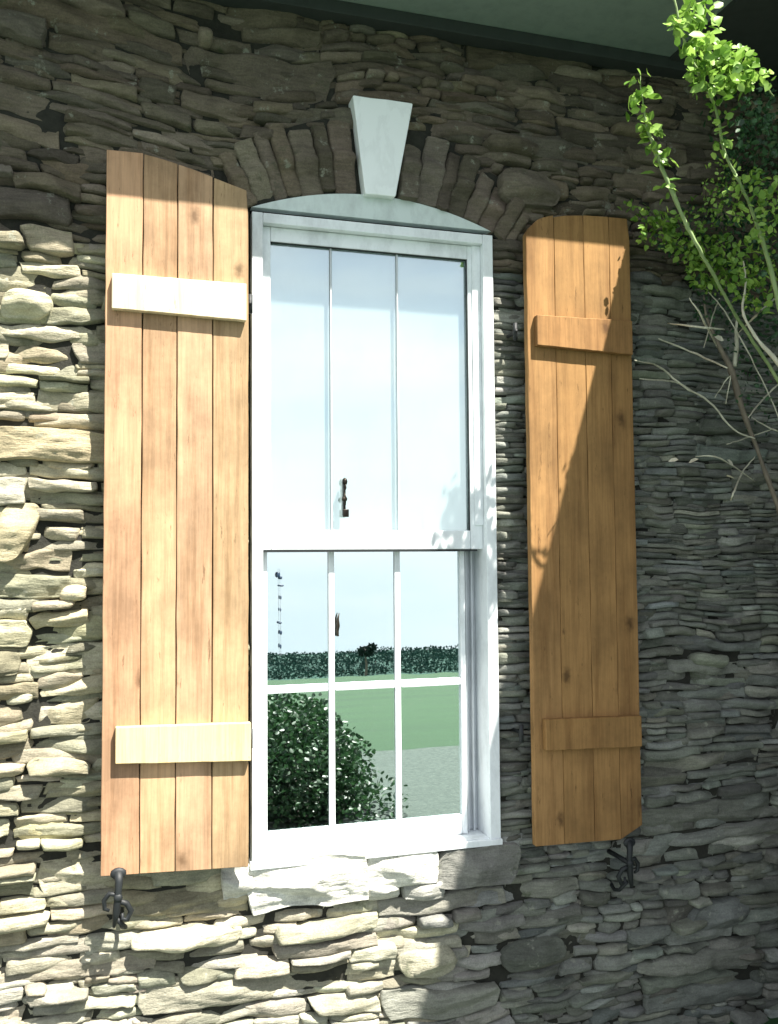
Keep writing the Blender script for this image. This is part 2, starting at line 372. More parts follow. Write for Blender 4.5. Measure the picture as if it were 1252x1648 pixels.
# --- stones
CX = (-.004, .856)
def cells():
    out = []
    def tt(x, z):
        if z > 2.0: t = .050
        elif x > .86: t = .028 if .75 < z < 1.9 else (.038 if z > -.1 else .046)
        elif x < -.3: t = .050
        else: t = .045
        return t
    def rec(x0, x1, z0, z1, t):
        h = z1-z0; w = x1-x0
        if h > t*1.75:
            n = max(2, int(round(h/(t*random.uniform(.75, 1.35)))))
            cuts = sorted([0, 1] + [(k + random.uniform(-.28, .28))/n for k in range(1, n)])
            for a, b_ in zip(cuts, cuts[1:]): rec(x0, x1, z0+a*h, z0+b_*h, t*9)
            return
        L = max(h, .028)*random.uniform(2.4, 7.0)
        if w > L*1.5:
            n = max(2, int(round(w/L)))
            cuts = [0] + [(k + random.uniform(-.3, .3))/n for k in range(1, n)] + [1]
            for a, b_ in zip(cuts, cuts[1:]): 
                if random.random() < .12 and h > .04:
                    f = random.uniform(.35, .65)
                    out.append((x0+a*w, x0+b_*w, z0, z0+f*h)); out.append((x0+a*w, x0+b_*w, z0+f*h, z1))
                else: out.append((x0+a*w, x0+b_*w, z0, z1))
            return
        out.append((x0, x1, z0, z1))
    for (X0, X1, Z0, Z1) in ((-2.0, CX[0], -.16, 2.1), (CX[1], 2.45, -.16, 2.1), (-2.0, 2.45, 2.1, 2.86), (-2.0, 2.45, -.8, -.16)):
        z = Z0
        while z < Z1-.01:
            h = random.uniform(.09, .19)
            if Z1-z-h < .07: h = Z1-z
            x = X0
            while x < X1-.01:
                w = random.uniform(.28, .75)
                if X1-x-w < .15: w = X1-x
                rec(x, x+w, z, z+h, tt(x+w/2, z+h/2)*random.choice([.6, .8, 1, 1.25, 1.8] if x > -.3 else [.8, 1, 1.2, 1.5]))
                x += w
            z += h
    return out

BIG = []                                          # hand placed landmark stones: u, v, half width m, half height m, proud, shade
for u, v, rw, rh, pr, k in ((850, 310, .115, .055, .05, 1.15), (820, 245, .10, .030, .045, .95), (1160, 1478, .125, .055, .035, 1.25),
                            (1130, 1550, .25, .038, .04, 1.15), (1150, 1068, .07, .03, .03, 1.1), (690, 1545, .10, .045, .03, 1.1),
                            (860, 1535, .12, .045, .03, 1.0), (300, 1512, .17, .030, .045, 1.3), (20, 845, .06, .085, .04, 1.35),
                            (330, 45, .025, .03, .03, 1.2), (120, 945, .035, .034, .03, 1.2), (40, 480, .07, .045, .03, 1.2), (285, 1448, .155, .040, -.004, 1.0)):
    x, z = at(u, v, .01); BIG.append((x, z, rw, rh, pr, k))

def in_voussoir(x, z):
    return -.07 < x < .92 and z > 2.08 and z < 2.10 + .36*(1 - abs((x-.425)/.62)**2.2) and math.hypot(x-.425, z-1.30) < 1.185

def tone(x, z):  # stone hue by zone, with eave and porch shade and sunlit paleness painted in
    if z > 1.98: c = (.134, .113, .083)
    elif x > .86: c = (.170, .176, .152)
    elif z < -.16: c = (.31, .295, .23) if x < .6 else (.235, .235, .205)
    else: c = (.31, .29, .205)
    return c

def stone(x0, x1, z0, z1, seed, V, F, C, base, proud=None, dome=None, tint=None, grid=None, jitter=True, ang=0, r=None):
    rs = random.Random(seed)
    w, h = (x1-x0)/2, (z1-z0)/2
    cx, cz = (x0+x1)/2, (z0+z1)/2
    far = cx < -.95 or cx > 2.2
    gx = grid or (.016 if far else .0075); gzz = gx*.72
    nx = int(min(60, max(6, 2*w/gx))); nz = int(min(40, max(6, 2*h/gzz)))
    s = np.linspace(-1, 1, nx+1); t = np.linspace(-1, 1, nz+1)
    s = np.sign(s)*(1-(1-np.abs(s))**1.35); t = np.sign(t)*(1-(1-np.abs(t))**1.25)
    Sg, T = np.meshgrid(s, t)
    k1 = rs.uniform(.03, .16)*min(1, h/w*2.2) if r is None else r; k2 = rs.choice([.03, .06, .1, .18, .3])*rs.uniform(.7, 1.2) if r is None else r*1.2
    p1, p2 = rs.uniform(2, 5), rs.uniform(2.2, 6)
    sh = rs.uniform(-.35, .35); asy = rs.uniform(-.5, .5)
    if r is None:                                 # broken, angular outline
        kn = sorted([-1, 1] + [rs.uniform(-.9, .9) for _ in range(rs.choice([1, 2, 3]))])
        cut = lambda amp: np.interp(Sg, kn, [rs.uniform(.1, 1)**1.5*amp if abs(q) > .99 else rs.uniform(0, .35)*amp for q in kn])
        top_, bot_ = cut(rs.choice([.15, .3, .5, .75])), cut(rs.choice([.1, .2, .35, .55]))
        ks = [-1, rs.uniform(-.6, .6), 1]
        lf, rg_ = np.interp(T, ks, [rs.uniform(0, 1.1), rs.uniform(0, .3), rs.uniform(0, .9)]), np.interp(T, ks, [rs.uniform(0, 1.1), rs.uniform(0, .3), rs.uniform(0, .9)])
        cw = min(.30, h/w*.55)
        X = np.where(Sg < 0, Sg*(1-cw*lf), Sg*(1-cw*rg_)) + sh*T*h/w*.5
        Z = np.where(T > 0, T*(1-top_), T*(1-bot_))
    else:
        X = Sg*(1 - k1*np.abs(T)**p1) + sh*T*h/w*.8*(0 if ang else 1)
        Z = T*(1 - k2*np.abs(Sg)**p2*(1+asy*Sg))
    gap = rs.uniform(-.0035, .0)
    X = X*(w-gap); Z = Z*(h-gap)
    # rough outline
    X += .0045*vnoise(X*9+seed*3.1, Z*40, seed*1.7, 5)*(np.abs(Sg)**3)*min(1, w/.04)
    Z += min(.0075, h*.26)*vnoise(X*24+seed*2.3, seed*.7, Z*10, 6)*(np.abs(T)**2)
    Z += min(.010, h*.30)*vnoise(X*8+seed*1.3, seed*.7, T*1.2, 16)*(np.abs(T)**1.5)
    lit = cx < -.2 or cz < -.14
    pr = proud if proud is not None else rs.choice([-.020, -.008, .000, .006, .016, .028, .040] if lit else [-.008, -.003, 0, .003, .007, .012, .018])*rs.uniform(.6, 1.2)
    near = -.56 < cx < 0 or .85 < cx < 1.40
    if proud is None: pr = pr - .010 if not near else min(pr, .006) - .012
    dm = dome if dome is not None else rs.choice([0.0, .002, .004, .008])
    e = np.maximum(np.abs(Sg)**rs.uniform(14, 34), np.abs(T)**rs.uniform(6, 16))
    edge = 1-np.clip(e, 0, 1)
    H = pr + dm*(1-Sg**2)*(1-T**2) - (.018 if lit else .013)*(1-np.sqrt(edge))
    H += (rs.uniform(-.30, .12) if lit else rs.uniform(-.2, .2))*Z + rs.uniform(-.06, .06)*X
    # cleft facets
    fac = np.full_like(H, .02)
    for _ in range(5):
        a_ = rs.uniform(0, 6.283); m_ = rs.uniform(.25, 1.0)
        fac = np.minimum(fac, rs.uniform(.000, .012) - m_*(math.cos(a_)*X*.45 + math.sin(a_)*Z) + m_*min(h, .03)*.35)
    H += np.clip(fac, -.016, .012)*edge
    fn = vnoise(X*7+seed*1.3, Z*24+seed, seed*.3, 8); H += .006*np.round(fn*2.2)/2.2*edge*1.3
    H += .0035*vnoise(X*20+seed, Z*55, seed*.9, 9)*edge + .0016*vnoise(X*60, Z*120+seed, seed*.4, 10)*edge
    ring = (np.abs(Sg) > .9999) | (np.abs(T) > .9999)
    H = np.where(ring, -.040, H)
    if ang:
        ca, sa = math.cos(ang), math.sin(ang); X, Z = X*ca - Z*sa, X*sa + Z*ca
    n0 = sum(len(v) for v in V)
    V.append(np.stack([cx+X.ravel(), -H.ravel(), cz+Z.ravel()], 1))
    idx = np.arange((nx+1)*(nz+1)).reshape(nz+1, nx+1) + n0
    F.append(np.stack([idx[:-1, :-1], idx[:-1, 1:], idx[1:, 1:], idx[1:, :-1]], -1).reshape(-1, 4))
    k = math.exp(rs.gauss(0, .24)); tn = tint or (1 + rs.gauss(0, .035), 1+rs.gauss(0, .008), 1 + rs.gauss(0, .045))
    C.append(np.tile(np.array([base[i]*k*tn[i] for i in range(3)]+[1.0]), ((nx+1)*(nz+1), 1)))

def stones_mesh(name, V, F, C, mat, parent, warp=True, clamp=True):
    v = np.concatenate(V); f = np.concatenate(F); c = np.concatenate(C)
    if warp:
        x, z = v[:, 0].copy(), v[:, 2].copy()
        calm = np.clip(np.maximum(np.abs(x-.425)-.46, np.abs(z-.97)-1.18)/.25, 0, 1)*.75 + .25
        v[:, 2] += calm*(.030*vnoise(x*1.3, 0, z*1.6, 21) + .014*vnoise(x*4.5, 0, z*3, 22) + .005*vnoise(x*13, 0, z*8, 23))
        ul = np.clip((z-1.9)/.4, 0, 1)*np.clip((.3-x)/.4, 0, 1)
        v[:, 2] += -.10*ul*(x+.3)
        v[:, 0] += calm*(.018*vnoise(x*2, 0, z*6, 24) + .008*vnoise(x*6, 0, z*16, 25))
    if clamp:
        x, z = v[:, 0], v[:, 2]
        az = 2.122 + .085*(1 - ((x-.425)/.427)**2)
        ins = (x > CX[0]) & (x < CX[1]) & (z > -.02) & (z < az)
        low = ins & (z < .03)
        v[low, 2] = -.02
        ins &= ~low
        left = ins & (x < .425); right = ins & (x >= .425)
        v[left, 0] = CX[0]; v[right, 0] = CX[1]
    me = bpy.data.meshes.new(name)
    me.vertices.add(len(v)); me.vertices.foreach_set('co', v.astype(np.float32).ravel())
    me.loops.add(len(f)*4); me.loops.foreach_set('vertex_index', f.astype(np.int32).ravel())
    me.polygons.add(len(f)); me.polygons.foreach_set('loop_start', np.arange(0, len(f)*4, 4, dtype=np.int32))
    me.update(calc_edges=True); me.validate()
    ca = me.attributes.new('col', 'FLOAT_COLOR', 'POINT'); ca.data.foreach_set('color', c.astype(np.float32).ravel())
    o = link(name, me, mat, parent, not FLAT)
    return o
FLAT = True
V, F, C = [], [], []
cs = cells()
for i, (x0, x1, z0, z1) in enumerate(cs):
    cx, cz = (x0+x1)/2, (z0+z1)/2
    if in_voussoir(cx, cz): continue
    if CX[0] < cx < CX[1] and -.16 < cz < 2.12: continue
    if any(abs(cx-b_[0]) < b_[2]*.85 and abs(cz-b_[1]) < b_[3]*.85 for b_ in BIG): continue
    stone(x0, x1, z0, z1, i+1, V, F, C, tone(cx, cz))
for j, (x, z, rw, rh, pr, k) in enumerate(BIG):
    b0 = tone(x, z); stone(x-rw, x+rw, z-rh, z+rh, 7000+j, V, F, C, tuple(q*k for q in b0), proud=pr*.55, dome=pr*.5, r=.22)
state = random.getstate(); random.seed(77)
for i, (x0, x1, z0, z1) in enumerate(cells()):
    cx, cz = (x0+x1)/2, (z0+z1)/2
    if in_voussoir(cx, cz) or (CX[0] < cx < CX[1] and -.16 < cz < 2.12): continue
    if cx < -1.2: continue
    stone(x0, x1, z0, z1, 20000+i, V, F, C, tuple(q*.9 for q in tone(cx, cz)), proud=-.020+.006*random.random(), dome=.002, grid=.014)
random.setstate(state)
wall = attach(stones_mesh('wall', V, F, C, M['stone'], house))
print('wall verts', len(wall.data.vertices), 'stones', len(V))

mb = MB()
for x0, x1, z0, z1 in ((-4, -.002, -.8, 2.86), (.854, 4.6, -.8, 2.86), (-.002, .854, 2.205, 2.86), (-.002, .854, -.8, -.03)):
    mb.box(x0, x1, .028, .42, z0, z1)
attach(mb.build('wall_core', M['mortar'], house)); 
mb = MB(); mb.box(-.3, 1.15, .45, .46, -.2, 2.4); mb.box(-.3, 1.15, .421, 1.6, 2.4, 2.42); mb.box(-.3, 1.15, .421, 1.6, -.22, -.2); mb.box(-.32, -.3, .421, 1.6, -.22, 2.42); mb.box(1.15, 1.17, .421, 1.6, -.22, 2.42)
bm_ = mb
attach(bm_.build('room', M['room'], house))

# --- arch of upright stones
ctr = (.425, 1.30)
def voussoirs(a0, a1, seed):
    a = a0
    rs = random.Random(seed)
    while a < a1 - .01:
        da = rs.uniform(.046, .082)
        if a1-a-da < .03: da = a1-a
        am = a+da/2
        # inner radius where the ray meets the arch curve
        rr = .80
        while ctr[1]+rr*math.cos(am) < arch_z(ctr[0]+rr*math.sin(am)) and rr < 1.2: rr += .004
        ro = rr + rs.uniform(.20, .275)*(1-.18*abs(am)/.5)
        rm = (rr+ro)/2; hw = rm*da/2*1.03
        x, z = ctr[0]+rm*math.sin(am), ctr[1]+rm*math.cos(am)
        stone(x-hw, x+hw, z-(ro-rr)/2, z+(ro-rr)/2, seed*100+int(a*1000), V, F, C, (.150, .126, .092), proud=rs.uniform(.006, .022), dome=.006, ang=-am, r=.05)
        a += da
for a0_, a1_, sd_ in ((-.50, -.075, 3), (.092, .58, 5)):
    V, F, C = [], [], []; voussoirs(a0_, a1_, sd_)
    attach(stones_mesh('arch', V, F, C, M['stone'], house, warp=False, clamp=False))
mb = MB()                                         # bedding behind the arch stones
pts = [(-.03, 2.10)] + [(x, arch_z(x)+.004) for x in np.linspace(-.002, .852, 24)] + [(.88, 2.10), (.95, 2.30), (.60, 2.46), (.25, 2.46), (-.08, 2.34)]
mb.prism(pts, .012, .10); attach(mb.build('arch_bedding', M['mortar'], house))

# --- keystone
mb = MB(); mb.prism([(.338, 2.529), (.342, 2.532), (.40, 2.531), (.46, 2.5335), (.549, 2.533), (.552, 2.529), (.5385, 2.46), (.525, 2.392), (.505, 2.29), (.488, 2.201), (.484, 2.197), (.43, 2.1985), (.384, 2.196), (.379, 2.2), (.3705, 2.27), (.3590, 2.36), (.3500, 2.44)], -.034, .05, .0035)
attach(mb.build('keystone', M['marble'], house))
house.children[-1]['label'] = 'tapering white marble keystone above the window'

# --- sill of rough pale stones
sillm = M['stone']
for j, (u0_, v0_, u1_, v1_, pr, br) in enumerate(((358, 1397, 412, 1456, .012, 1.5), (388, 1391, 596, 1456, .028, 1.6), (588, 1378, 712, 1424, .024, 1.55), (652, 1424, 722, 1448, .018, 1.5), (706, 1360, 836, 1421, .036, .62), (592, 1428, 650, 1450, .010, 1.2))):
    V, F, C = [], [], []
    x0, z1 = at(u0_, v0_, .03); x1, z0 = at(u1_, v1_, .03)
    k = .24*br
    stone(x0, x1, z0, min(z1, -.012 if j == 4 else .010), 9100+j, V, F, C, (k, k, k*.90), proud=pr, dome=.012, tint=(1, 1, 1), grid=.006, r=(.12 if j == 4 else None))
    attach(stones_mesh('sill_stone', V, F, C, sillm, house, warp=False, clamp=False))

# --- arched board over the window
mb = MB(); pts = [(x, arch_z(x)) for x in np.linspace(-.001, .851, 28)]
mb.prism(pts, -.004, .03, .002)
o = attach(mb.build('arch_board', M['panel'], house)); o['label'] = 'pale green white curved board under the arch'

# --- window
win = empty('window', (0, 0, HZ), house); win['label'] = 'white sash window with six lower panes'
def wpart(mb, name, mat, smooth=False): return mb.build(name, mat, win, smooth)
mb = MB()
mb.box(0, .036, -.016, .12, -.004, 2.104, .003); mb.box(.812, .850, -.016, .12, -.004, 2.104, .003)
mb.box(.0365, .8115, -.0155, .12, 2.070, 2.1035, .003); mb.box(.0365, .8115, -.008, .12, -.004, .014, .003)
mb.box(.780, .8115, .008, .014, 1.08, 2.069, .001)                 # parting beads
wpart(mb, 'frame', M['white'])
mb = MB()                                         # upper sash
mb.box(.037, .066, .014, .046, .997, 2.069, .003); mb.box(.765, .8112, .014, .046, .997, 2.069, .003)
mb.box(.0665, .7645, .0145, .046, 2.020, 2.069, .003); mb.box(.0665, .7645, .0145, .046, .997, 1.062, .004)
wpart(mb, 'upper_sash', M['white'])
for x in (.273, .508):
    mb = MB(); mb.box(x-.0022, x+.0022, .0235, .040, 1.0625, 2.0195, .0008); wpart(mb, 'muntin', M['liner'])
mb = MB(); mb.box(.0665, .7645, .0165, .0290, 2.0175, 2.0195); mb.box(.7622, .7640, .0175, .0290, 1.0625, 2.016); mb.box(.040, .790, .0165, .050, .9905, .9965)
wpart(mb, 'shadow_strip', M['iron'])  # black strips put in for the shadow lines along the sash rails
mb = MB()                                         # lower sash
mb.box(.037, .060, .052, .086, .016, 1.05, .003); mb.box(.7385, .756, .052, .086, .016, 1.05, .003)
mb.box(.0605, .738, .0525, .086, 1.010, 1.05, .003); mb.box(.0605, .738, .0525, .086, .016, .080, .004)
for x in (.278, .510): mb.box(x-.010, x+.010, .056, .078, .0805, 1.0095, .004)
for a, b_ in ((.0605, .2655), (.2905, .4975), (.5225, .738)): mb.box(a, b_, .0565, .078, .526, .551, .004)
wpart(mb, 'lower_sash', M['white'])
mb = MB()
mb.box(.7565, .8118, .100, .118, .015, 1.05, .002)
for x in (.768, .790): mb.box(x, x+.006, .080, .0998, .015, 1.05, .002)
wpart(mb, 'jamb_liner', M['liner'])
for a, b_ in ((.066, .268), (.278, .503), (.513, .765)):
    mb = MB(); mb.box(a, b_, .030, .033, 1.062, 2.020); wpart(mb, 'pane', M['glass_clear'])
for z0, z1 in ((.080, .527), (.550, 1.010)):
    for a, b_ in ((.0600, .2665), (.2895, .4985), (.5215, .7385)):
        mb = MB(); mb.box(a, b_, .066, .069, z0, z1); wpart(mb, 'pane', M['glass'])
mb = MB()
for a, b_ in ((.045, .272), (.274, .507), (.509, .80)): mb.box(a, b_, .052, .056, 1.056, 2.06, .001)
wpart(mb, 'blind', M['blind'])
mb = MB()                                         # sill board
mb.prism([(-.006, -.010), (.853, -.010), (.853, .010), (-.006, .014)], -.024, .05, .003)
wpart(mb, 'sill_board', M['white'])
x, z = at(556, 800, -.0)
mb = MB()
mb.ball((x, -.008+.016, z+.052), (.009, .008, .014)); mb.tube([(x+.001, .010, z+.055), (x+.001, .002, z+.03), (x-.002, .006, z+.022)], .0035)
mb.tube([(x-.002, .012, z+.02), (x, .0, z), (x+.001, .008, z-.025)], [.003, .003, .003]); mb.ball((x-.002, .006, z-.006), (.010, .007, .010))
mb.box(x-.007, x+.013, .004, .014, z-.066, z-.040, .002); mb.tube([(x, .010, z-.02), (x+.002, .010, z-.045)], .002)
mb.box(x-.004, x+.004, .012, .031, z-.06, z+.06, .001)
wpart(mb, 'handle', M['brass'], True)
x, z = at(548, 1000, -.05)
mb = MB(); mb.tube([(x-.009, .056, z-.04), (x-.007, .053, z-.015), (x-.009, .051, z+.008), (x-.004, .052, z+.028)], [.0025, .0055, .004, .0012]); mb.box(x-.013, x-.005, .0525, .0562, z-.05, z-.02, .001)
wpart(mb, 'latch', M['brass'], True)

# --- string of little charms before the lower left pane
ch = empty('hanging_charm', (at(450, 940, -.05)[0], .05, at(450, 925, -.05)[1])); tag(ch, 'thin string of small dark blue charms hanging before the left pane', 'ornament')
mb = MB(); mb.tube([(0, 0, .02), (.002, 0, -.10), (.004, 0, -.27)], .0004, 5); mb.build('string', M['iron'], ch)
for dx, dz, rx, rz in ((-.004, 0, .010, .014), (.004, -.010, .008, .008), (.006, -.036, .014, .005), (.004, -.075, .004, .010), (.003, -.115, .004, .009), (.001, -.158, .010, .006), (.004, -.19, .007, .011), (.003, -.235, .005, .012)):
    mb = MB(); mb.ball((dx, 0, dz), (rx*.6, .003, rz*.7), 2); mb.build('bead', M['blue'], ch, True)

# --- shutters
def add_attr(o, off, tone_):
    me = o.data; n = len(me.vertices)
    a = me.attributes.new('off', 'FLOAT_VECTOR', 'POINT'); a.data.foreach_set('vector', np.tile(np.array(off, np.float32), n))
    a = me.attributes.new('tone', 'FLOAT_COLOR', 'POINT'); a.data.foreach_set('color', np.tile(np.array([*tone_, 1], np.float32), n))
def plank(x0, x1, zb0, zb1, top, y0, y1, mat, parent, off, tone_, name='plank'):
    """vertical board with a worn outline; top = list of (x, z)"""
    rs = random.Random(int(off[0]*100)); pts = []
    n = 26; zt1 = top[-1][1]; zt0 = top[0][1]
    pts += [(x0, zb0), (x1, zb1)]
    pts += [(x1 + rs.uniform(-.0012, .0008), zb1 + (zt1-zb1)*k/n) for k in range(1, n)]
    pts += [(a, b_) for a, b_ in top[::-1]]
    pts += [(x0 + rs.uniform(-.0008, .0012), zt0 - (zt0-zb0)*k/n) for k in range(1, n)]
    mb = MB(); mb.prism(pts, y0, y1, .0016, 1); o = mb.build(name, mat, parent); add_attr(o, off, tone_); return o
sh = empty('shutter', (0, 0, HZ), house); sh['label'] = 'pale weathered board shutter, left of the window, in full sun'
px = [-.456, -.346, -.242, -.133, -.022]
tops = [[(-.455, 2.222), (-.347, 2.224)], [(-.344, 2.222), (-.29, 2.213), (-.243, 2.203)], [(-.240, 2.201), (-.19, 2.189), (-.135, 2.173)], [(-.130, 2.171), (-.085, 2.158), (-.028, 2.142)]]
tn = [(1.0, .93, .92), (1.04, 1.02, .98), (.98, .97, .98), (.93, .98, .93)]
for k in range(4):
    g0 = .0012 if k else 0; g1 = .0016 if k < 3 else 0
    plank(px[k]+g0, px[k+1]-g1, .040-.004*k, .036-.004*k, tops[k], -.090+.0015*(k % 2), -.062, M['wood_l'], sh, (k*3.37+.7, k*1.1, k*5.3), tn[k])
def batten(x0, x1, zl0, zl1, zr0, zr1, mat, parent, off, tone_, y0=-.117, y1=-.0905):
    rs = random.Random(int(off[0]*10)); n = 14
    low = [(x0+(x1-x0)*k/n, zl0+(zr0-zl0)*k/n + rs.uniform(-.0008, .0008)) for k in range(n+1)]
    hi = [(x0+(x1-x0)*k/n, zl1+(zr1-zl1)*k/n + rs.uniform(-.0008, .0008)) for k in range(n, -1, -1)]
    mb = MB(); mb.prism(low+hi, y0, y1, .002, 1); o = mb.build('batten', mat, parent); add_attr(o, off, tone_); return o
batten(-.437, -.032, 1.725, 1.832, 1.714, 1.831, M['batten_l'], sh, (9.1, 0, 2), (1.08, 1.08, 1.12))
batten(-.417, -.018, .368, .475, .350, .466, M['batten_l'], sh, (19.1, 0, 4), (1.0, .95, .78))
sr = empty('shutter', (0, 0, HZ), house); sr['label'] = 'orange brown board shutter, right of the window, mostly in shade'
px = [.944, 1.052, 1.168, 1.270, 1.354]
tops = [[(.944, 2.094), (.962, 2.120), (.990, 2.148), (1.010, 2.158), (1.0505, 2.170)], [(1.0535, 2.164), (1.10, 2.174), (1.1665, 2.181)], [(1.1695, 2.182), (1.2685, 2.186)], [(1.2715, 2.186), (1.345, 2.187)]]
tn = [(1.05, 1.05, 1.08), (.98, .97, .95), (1.03, 1.02, 1.0), (.88, .86, .84)]
for k in range(4):
    plank(px[k]+.0004, px[k+1]-.0007, -.006-.002*k if k < 3 else -.012, -.008-.002*k if k < 3 else .03, tops[k], -.090+.0006*(k % 2), -.062, M['wood_r'], sr, (k*2.37+30.7, k*1.1, k*4.3), tn[k])
batten(.968, 1.341, 1.697, 1.802, 1.684, 1.806, M['wood_r'], sr, (49.1, 0, 2), (1.05, 1.0, 1.0))
batten(.976, 1.343, .316, .420, .306, .412, M['wood_r'], sr, (59.1, 0, 4), (1.02, 1.0, .95))
# pintles that carry the shutters, on the window side
for s_, x0, x1, zz in ((sh, -.020, .0, (1.78, .41)), (sr, .900, .950, (1.75, .37))):
    for z in zz:
        mb = MB(); mb.tube([(x0+.004, -.085, z), (x0+.010, -.05, z), (x0+.012, .03, z)], .006); mb.tube([(x0+.006, -.072, z-.03), (x0+.006, -.072, z+.03)], .008)
        mb.build('hinge', M['iron'], s_, True)

# --- wrought iron shutter dogs
def dog(x, z, s=1, lean=0):
    d = empty('shutter_dog', (x, 0, z+HZ), house); d.scale = (1.1, 1, 1.1)
    mb = MB()
    mb.tube([(0, .04, -.01), (0, -.115, -.01)], .008, 8)
    mb.tube([(lean*.02*s, -.10, .052), (.002, -.112, .03), (0, -.112, 0), (-.004*s, -.108, -.05), (-.010*s, -.102, -.09)], [.014, .010, .009, .010, .004], 8)
    mb.tube([(.0, -.108, -.02), (.022*s, -.104, -.030), (.034*s, -.10, -.052), (.024*s, -.10, -.075), (.010*s, -.10, -.070), (.012*s, -.10, -.056)], [.007, .008, .008, .007, .006, .004], 8)
    mb.tube([(-.0, -.108, -.005), (-.022*s, -.104, .0), (-.036*s, -.10, -.018), (-.034*s, -.10, -.04), (-.022*s, -.10, -.046)], [.006, .007, .007, .006, .004], 8)
    mb.ball((lean*.02*s, -.103, .050), (.022, .008, .016)); mb.ball((0, -.116, -.01), (.012, .008, .012))
    mb.tube([(-.004, -.10, -.07), (.02*s, -.08, -.10), (.012*s, -.03, -.115), (.0, .04, -.10)], [.007, .006, .006, .006], 7)
    mb.build('iron', M['iron'], d, True); return d
x, z = at(190, 1436, .10); dog(x, z, 1)
x, z = at(1010, 1382, .10); dog(x, z, -1, -.3)

# --- eaves and the porch roof beside them
mb = MB(); mb.box(-4.2, 1.569, -.486, .9, 2.845, 2.875); attach(mb.build('soffit', M['soffit'], house))
mb = MB(); mb.box(-4.2, 1.569, -.510, -.487, 2.835, 2.98, .004); attach(mb.build('fascia', M['soffit'], house))
mb = MB(); mb.prism([(-4.25, 2.99), (1.569, 2.99), (1.569, 3.02), (-4.25, 3.02)], -.56, 3.4); attach(mb.build('roof', M['porch'], house))
mb = MB(); mb.box(-4.2, 2.4, -.050, .02, 2.800, 2.8445, .003); attach(mb.build('eave_shade_board', M['porch'], house))  # dark board added to deepen the shadow line under the soffit
pr = empty('porch', (0, 0, HZ), house); pr['label'] = 'dark porch roof projecting from the wall at the right'
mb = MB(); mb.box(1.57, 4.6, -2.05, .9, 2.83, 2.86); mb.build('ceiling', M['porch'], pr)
mb = MB(); mb.box(2.42, 2.56, -2.0, .02, -.8, 2.829); mb.build('light_block_wall', M['porch'], pr)  # unseen wall added to block light from the right
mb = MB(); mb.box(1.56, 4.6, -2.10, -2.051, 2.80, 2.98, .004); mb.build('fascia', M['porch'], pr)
mb = MB(); mb.box(-4.2, 4.6, 1.62, 1.8, -.8, 2.99); mb.box(-4.2, -4.0, .42, 1.62, -.8, 2.99); mb.box(4.4, 4.6, .42, 1.62, -.8, 2.99); attach(mb.build('rear_wall', M['mortar'], house))

# ------------------------------------------------------------------ climbing shrub
def dmap(d, v):
    """how far in front of the wall: the tall shoots lean out, the rest hugs it"""
    if d >= .515: return .56 + (d-.52) + .24*min(1, max(0, (420-v)/300))
    if .335 <= d < .365: return .62 if v < 420 else .62 - .22*min(1, (v-420)/150)
    return d*.42 if d < .50 else d
def P(u, v, d):
    d = dmap(d, v); x, z = at(u, v, d); return (x, -d, z)
def P0(u, v, d):
    x, z = at(u, v, d); return (x, -d, z)
rx, rz = at(1262, 1200, .5)
shb = empty('climbing_shrub', (rx+.25, -.45, -.742)); tag(shb, 'leafy green climbing shrub with bare pale stems beside the right shutter', 'shrub')
def sloc(pts): return [Vector(p)-shb.location for p in pts]
def stem(name, pts, rads, mat, n=7):
    # smooth the polyline
    q = [Vector(p) for p in pts]; out = []; rr = []
    for i in range(len(q)-1):
        p0 = q[max(i-1, 0)]; p1 = q[i]; p2 = q[i+1]; p3 = q[min(i+2, len(q)-1)]
        for k in range(5):
            t_ = k/5
            out.append(.5*((2*p1)+(p2-p0)*t_+(2*p0-5*p1+4*p2-p3)*t_*t_+(3*p1-p0-3*p2+p3)*t_**3) + Vector([random.uniform(-.0015, .0015) for _ in range(3)])); rr.append((rads[i]*(1-t_)+rads[i+1]*t_)*random.uniform(.85, 1.15))
    out.append(q[-1]); rr.append(rads[-1])
    mb = MB(); mb.tube(sloc(out), rr, n); return mb.build(name, mat, shb, True)
root = (rx+.25, -.45, -.742)
stem('branch', [root, P(1330, 1100, .45), P(1280, 900, .42), P(1225, 740, .40), P(1195, 660, .40), P(1178, 600, .40), P(1140, 520, .38), P(1133, 475, .37)], [.018, .014, .011, .0075, .0105, .012, .006, .002], M['bark_brown'])
stem('branch', [root, P(1400, 1050, .36), P(1350, 850, .36), P(1290, 690, .36), P(1245, 600, .36), P(1205, 540, .36), P(1180, 500, .36), P(1155, 455, .36), P(1125, 400, .36), P(1097, 345, .36), P(1080, 305, .35), P(1062, 262, .35), P(1042, 205, .34), P(1034, 160, .34), P(1030, 118, .34)], [.014, .012, .010, .008, .006, .0055, .005, .005, .0055, .006, .0065, .006, .0045, .0025, .0012], M['bark_green'])
stem('branch', [root, P(1420, 1000, .55), P(1360, 800, .55), P(1290, 640, .56), P(1252, 585, .55), P(1215, 540, .53), P(1195, 500, .52), P(1200, 455, .51), P(1196, 420, .50)], [.012, .011, .010, .008, .007, .005, .004, .003, .002], M['bark_pale'])
stem('branch', [root, P(1480, 1050, .56), P(1400, 850, .58), P(1275, 560, .60), P(1240, 430, .58), P(1208, 335, .56), P(1185, 285, .56), P(1165, 240, .55), P(1150, 170, .54), P(1120, 110, .53), P(1100, 60, .52), P(1085, 0, .52), P(1075, -60, .52)], [.013, .012, .010, .009, .007, .005, .0045, .0045, .0045, .004, .0035, .003, .002], M['bark_green'])
stem('branch', [P(1155, 170, .54), P(1185, 130, .55), P(1215, 120, .56), P(1245, 155, .56)], [.004, .003, .003, .002], M['bark_green'])
